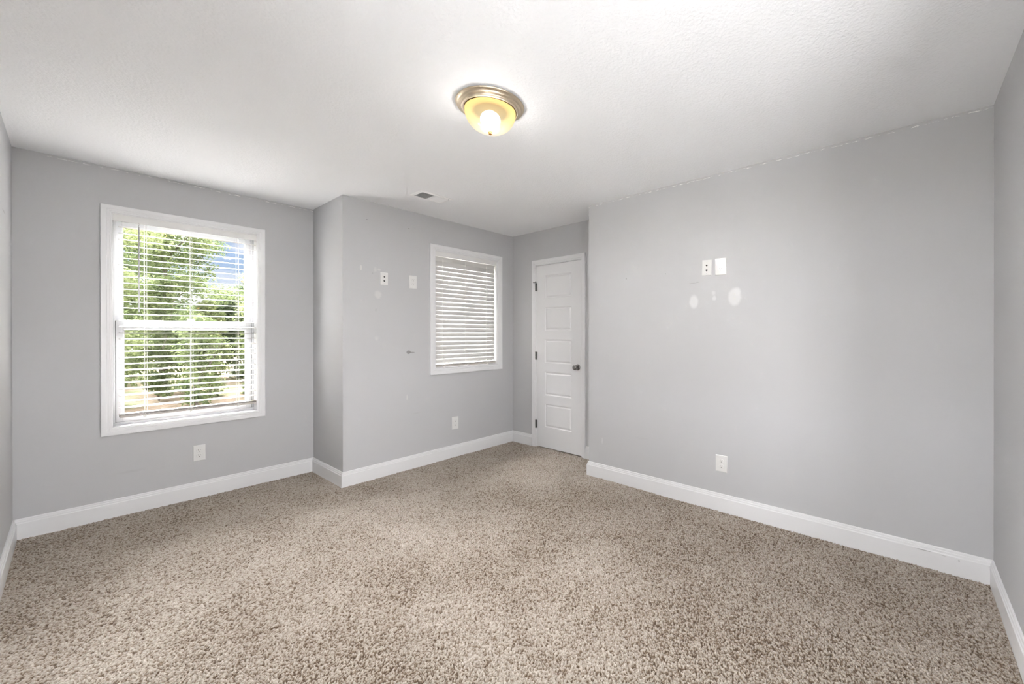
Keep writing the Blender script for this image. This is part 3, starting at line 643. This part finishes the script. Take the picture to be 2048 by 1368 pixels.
# ------------------------------------------------------------------ flush ceiling light
def lamp():
    LX, LY = 1.288, 1.663; ax = (0, 0, -1)
    r = empty('ceiling_light', (LX, LY, H), label='lit flush ceiling light with brushed nickel rim and amber glass dome', cat='ceiling light')
    o = part(MB().lathe([(0, 0), (.158, 0), (.166, .002), (.1685, .005), (.167, .009), (.160, .012), (.156, .016), (.153, .021), (.147, .024), (.143, .026), (.141, .030), (.137, .033), (.133, .034), (.131, .032), (.131, .028), (0, .028)], (LX, LY, H), ax, 96), 'pan', M_brushed, r); autosmooth(o, .5)
    mt = bpy.data.materials.new('frosted_amber_glass'); mt.use_nodes = True; t = mt.node_tree; t.nodes.clear(); L = t.links
    tr = N(t, 'ShaderNodeBsdfTransparent'); tr.inputs[0].default_value = (1, .98, .95, 1)
    # frosted glass glowing from the bulb inside it: white near the bulb, amber away from it
    c = N(t, 'ShaderNodeTexCoord'); s = N(t, 'ShaderNodeVectorMath', operation='SUBTRACT'); L.new(c.outputs['Object'], s.inputs[0]); s.inputs[1].default_value = (0, 0, -.085)
    sc = N(t, 'ShaderNodeVectorMath', operation='MULTIPLY'); L.new(s.outputs[0], sc.inputs[0]); sc.inputs[1].default_value = (1, 1, .30)
    ln = N(t, 'ShaderNodeVectorMath', operation='LENGTH'); L.new(sc.outputs[0], ln.inputs[0])
    rp = N(t, 'ShaderNodeValToRGB'); mr = N(t, 'ShaderNodeMapRange'); L.new(ln.outputs['Value'], mr.inputs[0]); mr.inputs[1].default_value = .02; mr.inputs[2].default_value = .130; L.new(mr.outputs[0], rp.inputs[0])
    e = rp.color_ramp.elements; e[0].position = 0; e[0].color = (1, .99, .95, 1); e[1].position = 1; e[1].color = (1.0, .60, .22, 1)
    for p, col in ((.45, (1, .93, .72, 1)), (.72, (1, .83, .50, 1)), (.90, (1, .76, .40, 1))):
        q = rp.color_ramp.elements.new(p); q.color = col
    em = N(t, 'ShaderNodeEmission', Strength=DOME_E); L.new(rp.outputs[0], em.inputs[0])
    mx = N(t, 'ShaderNodeMixShader'); mx.inputs[0].default_value = .6
    rf = N(t, 'ShaderNodeBsdfRefraction', Roughness=.42, IOR=1.06); m2 = N(t, 'ShaderNodeMixShader'); m2.inputs[0].default_value = .88; L.new(tr.outputs[0], m2.inputs[1]); L.new(rf.outputs[0], m2.inputs[2]); L.new(m2.outputs[0], mx.inputs[1]); L.new(em.outputs[0], mx.inputs[2])
    o = N(t, 'ShaderNodeOutputMaterial'); L.new(mx.outputs[0], o.inputs[0])
    R = .126; prof = [(R*math.cos(math.radians(a))**.80 if a < 90 else 0, .032+.104*math.sin(math.radians(a))) for a in range(0, 91, 5)]
    d = part(MB().lathe(prof, (LX, LY, H), ax, 96), 'glass_dome', mt, r, True)
    z = .134
    part(MB().lathe([(.013, z), (.0135, z+.003), (.012, z+.007), (.009, z+.009), (.010, z+.012), (.006, z+.016), (0, z+.017)], (LX, LY, H), ax, 32), 'finial', M_bronze, r, True)
    # lampholder plate inside the pan
    part(MB().lathe([(0, .031), (.128, .031), (.128, .034), (0, .034)], (LX, LY, H), ax, 48), 'lampholder_plate', M_holder, r)
    bm_ = bpy.data.materials.new('glowing_bulb'); bm_.use_nodes = True; tt = bm_.node_tree; tt.nodes.clear()
    ee = N(tt, 'ShaderNodeEmission', Strength=5.5); ee.inputs[0].default_value = (1, .95, .82, 1); oo = N(tt, 'ShaderNodeOutputMaterial'); tt.links.new(ee.outputs[0], oo.inputs[0])
    bp_ = [(0, .036), (.020, .036), (.022, .042)]+[(.022+.026*math.sin(math.radians(a)), .074-.032*math.cos(math.radians(a))) for a in range(10, 91, 10)]+[(.048*math.cos(math.radians(a)), .074+.034*math.sin(math.radians(a))) for a in range(10, 91, 10)]
    part(MB().lathe(bp_, (LX, LY, H), ax, 32), 'bulb', bm_, r, True)
    ld = bpy.data.lights.new('bulb_light', 'POINT'); ld.energy = BULB_W; ld.color = (1, .99, .985); ld.shadow_soft_size = .030
    dd = bpy.data.lights.new('downward_glow', 'AREA'); dd.shape = 'DISK'; dd.size = .08; dd.energy = DOWN_W; dd.color = (1, .99, .985)
    do = bpy.data.objects.new('downward_glow', dd); COL.objects.link(do); do.parent = r; do.location = (0, 0, -.112)
    lo = bpy.data.objects.new('bulb_light', ld); COL.objects.link(lo); lo.parent = r; lo.location = (0, 0, -BULB_H)
DOME_E = 1.0; BULB_W = 78.0; BULB_H = .108; DOWN_W = 330.0
M_holder = material('dark_lampholder_plate', (.09, .055, .018, 1), .9, spec=0.)
lamp()

# ------------------------------------------------------------------ garden: ground and trees
def ground():
    mt = material('straw_and_grass_ground', (.5, .42, .3, 1), 1.0, spec=0.); t = mt.node_tree; L = t.links
    c = N(t, 'ShaderNodeTexCoord'); n = N(t, 'ShaderNodeTexNoise', Scale=.9, Detail=8.0, Roughness=.7); L.new(c.outputs['Object'], n.inputs['Vector'])
    rp = N(t, 'ShaderNodeValToRGB'); L.new(n.outputs[0], rp.inputs[0]); e = rp.color_ramp.elements
    e[0].position = .42; e[0].color = (.19, .15, .115, 1); e[1].position = .62; e[1].color = (.11, .125, .07, 1)
    q = rp.color_ramp.elements.new(.5); q.color = (.18, .155, .11, 1)
    L.new(rp.outputs[0], t.nodes['Principled BSDF'].inputs['Base Color']); bump(mt, ((6, .8),), .05)
    V = []; F = []; rg = random.Random(3); n_ = 40
    for j in range(n_+1):
        for i in range(n_+1):
            x = -60+120*i/n_; y = -20+100*j/n_; V.append((x, y, -.45+(rg.uniform(-.05, .05) if y > 9 else 0)))
    for j in range(n_):
        for i in range(n_): a = j*(n_+1)+i; F.append((a, a+1, a+n_+2, a+n_+1))
    o = new_mesh('ground', V, F, mt, None, True); struct(o, 'straw coloured garden ground beyond the large window', 'ground')
ground()
def leaf_material(name, cols):
    mt = bpy.data.materials.new(name); mt.use_nodes = True; t = mt.node_tree; t.nodes.clear(); L = t.links
    at = N(t, 'ShaderNodeAttribute', attribute_name='leaf_tone'); rp = N(t, 'ShaderNodeValToRGB'); L.new(at.outputs['Fac'], rp.inputs[0])
    e = rp.color_ramp.elements; e[0].position = 0; e[0].color = cols[0]; e[1].position = .97; e[1].color = cols[2]; q = e.new(.5); q.color = cols[1]
    if len(cols) > 3: q = e.new(1.0); q.color = cols[3]
    d = N(t, 'ShaderNodeBsdfDiffuse'); L.new(rp.outputs[0], d.inputs[0]); tl = N(t, 'ShaderNodeBsdfTranslucent'); L.new(rp.outputs[0], tl.inputs[0])
    mx = N(t, 'ShaderNodeMixShader'); mx.inputs[0].default_value = .35; L.new(d.outputs[0], mx.inputs[1]); L.new(tl.outputs[0], mx.inputs[2])
    o = N(t, 'ShaderNodeOutputMaterial'); L.new(mx.outputs[0], o.inputs[0]); return mt
LF_light = leaf_material('pale_green_leaves', [(.075, .095, .05, 1), (.18, .21, .10, 1), (.33, .35, .19, 1), (.5, .26, .04, 1)])  # palest of the leaf greens, with rare orange leaves
LF_mid = leaf_material('mid_green_leaves', [(.06, .08, .045, 1), (.14, .175, .08, 1), (.25, .285, .15, 1)])
LF_dark = leaf_material('deep_green_leaves', [(.05, .065, .04, 1), (.09, .115, .065, 1), (.15, .18, .10, 1)])
M_bark = material('grey_brown_bark', (.10, .085, .07, 1), .9); bump(M_bark, ((25, .8),), .02)
def tree(kind, x, y, h, rad, base, leaves, size, mat, seed, label, trunk=.09):
    rng = np.random.default_rng(seed); r = empty(kind, (x, y, -.45), label=label, cat='tree' if kind == 'tree' else 'shrub', group='trees beyond the window' if kind == 'tree' else 'shrubs under the trees')
    # clumps of leaves along the crown
    nc = int(46*rad)+14 if kind == 'tree' else 70; zc = base+(h-base)*rng.random(nc)**.85; env = (lambda q: q if kind == 'tree' else .55+.45*q)(np.sin(np.clip((zc-base)/(h-base), .02, 1)*PI*.82+.32)); ang = rng.random(nc)*2*PI; rr = rad*env*rng.random(nc)**.45*.85
    C = np.stack([rr*np.cos(ang), rr*np.sin(ang), zc], 1); cr = rad*(.16+.22*rng.random(nc)) if kind == 'tree' else rad*(.30+.35*rng.random(nc)); ct = rng.random(nc)
    k = rng.integers(0, nc, leaves); dirs = rng.normal(size=(leaves, 3)); dirs /= np.linalg.norm(dirs, axis=1)[:, None]
    P = C[k]+dirs*(cr[k]*(.45+.6*rng.random(leaves)))[:, None]*np.array([1, 1, .75]); P[:, 2] = np.maximum(P[:, 2], .02)
    a = rng.normal(size=(leaves, 3)); a /= np.linalg.norm(a, axis=1)[:, None]; nrm = dirs*.7+rng.normal(size=(leaves, 3))*.6+np.array([0, 0, .5]); b = np.cross(nrm, a); b /= np.linalg.norm(b, axis=1)[:, None]; a = np.cross(b, nrm); a /= np.linalg.norm(a, axis=1)[:, None]
    s = (size*(.6+.8*rng.random(leaves)))[:, None]; nn = nrm/np.linalg.norm(nrm, axis=1)[:, None]
    V = np.stack([P-a*s, P+b*s*.42+nn*s*.10, P+a*s, P-b*s*.42+nn*s*.10], 1).reshape(-1, 3)
    me = bpy.data.meshes.new('foliage'); me.vertices.add(len(V)); me.vertices.foreach_set('co', V.astype(np.float32).ravel())
    idx = np.arange(leaves)[:, None]*4+np.array([0, 1, 2, 0, 2, 3]); me.loops.add(idx.size); me.loops.foreach_set('vertex_index', idx.astype(np.int32).ravel())
    me.polygons.add(leaves*2); me.polygons.foreach_set('loop_start', (np.arange(leaves*2)*3).astype(np.int32)); me.update(calc_edges=True)
    tn = np.clip(ct[k]*.45+rng.random(leaves)*.5, 0, 1); tn = np.where(rng.random(leaves) > .996, 1., np.minimum(tn, .96))
    at = me.attributes.new('leaf_tone', 'FLOAT', 'POINT'); at.data.foreach_set('value', np.repeat(tn, 4).astype(np.float32)); me.materials.append(mat)
    link(bpy.data.objects.new('foliage', me), r)
    rg = random.Random(seed); m = MB(); pts = [(rg.uniform(-.06, .06)*i, rg.uniform(-.06, .06)*i, -.05+i*h*.13) for i in range(7)]
    m.tube(pts, [trunk*(1-.12*i) for i in range(7)], 8)
    for i in range(9):
        q = Vector(pts[rg.randint(1, 5)]); d = Vector((rg.uniform(-1, 1), rg.uniform(-1, 1), rg.uniform(.4, 1))).normalized()*rad*rg.uniform(.5, .85)
        m.tube([q, q+d*.5+Vector((0, 0, .05)), q+d], [trunk*.4, trunk*.25, trunk*.1], 6)
    m.build('trunk' if kind == 'tree' else 'stems', M_bark, r)
    return r
tree('tree', -.20, 13.4, 7.2, 1.55, .15, 48000, .036, LF_light, 11, 'tall pale green tree filling the left of the large window')
tree('tree', 3.65, 13.3, 4.0, 1.35, .10, 34000, .036, LF_light, 13, 'lower tree under the patch of blue sky in the large window')
tree('tree', 1.62, 17.4, 6.0, 1.55, .30, 38000, .044, LF_mid, 12, 'mid green tree behind the middle of the large window')
tree('tree', -3.6, 14.6, 7.6, 1.6, .3, 9000, .08, LF_mid, 14, 'mid green tree furthest left outside the large window')
tree('tree', 8.7, 16.0, 6.4, 1.9, .4, 10000, .08, LF_mid, 15, 'broad tree standing outside beyond the small window')
tree('tree', 13.2, 17.0, 7.6, 2.2, .5, 9000, .09, LF_light, 16, 'pale tree furthest right behind the house')
tree('tree', .9, 25.5, 9.0, 2.5, .2, 16000, .10, LF_dark, 17, 'dark tree standing behind the tall pale tree')
tree('tree', 5.6, 23.5, 5.0, 1.7, .1, 12000, .09, LF_dark, 18, 'dark low tree at the back under the blue sky')
tree('shrub', 1.80, 13.2, 2.1, .42, .02, 5000, .04, LF_mid, 22, 'narrow shrub between the tall pale tree and the lower tree', .03)
tree('shrub', .30, 20.7, 3.4, 1.2, .02, 12000, .07, LF_mid, 31, 'wide bush behind the trunk of the tall pale tree', .03)
tree('shrub', 3.95, 20.7, 3.1, 1.2, .02, 12000, .07, LF_dark, 32, 'wide dark bush in the gap left of the lower tree', .03)
tree('shrub', 7.7, 20.0, 3.0, 1.25, .02, 9000, .07, LF_mid, 33, 'wide bush behind the lower tree', .03)
def bounce_slab():  # unseen concrete, added to bounce light up through the extra windows
    mt = material('grey_concrete', (.42, .42, .415, 1), .9); bump(mt, ((8, .3),), .01)
    struct(MB().box((-9, -9, -.5), (XL-.17, 6, -.38)).box((XL-.17, -9, -.5), (8, YN-.17, -.38)).build('bounce_slab', mt), 'grey concrete patio, added unseen outside to reflect light into the room', 'bounce_slab')
bounce_slab()
for i in range(6):
    tree('shrub', .40+.96*i, 15.28, 2.9+.3*math.sin(2.3*i), .36, .02, 11000, .036, LF_mid if i % 2 else LF_light, 40+i, 'narrow leafy bush in the hedge row behind the nearest trees', .02)
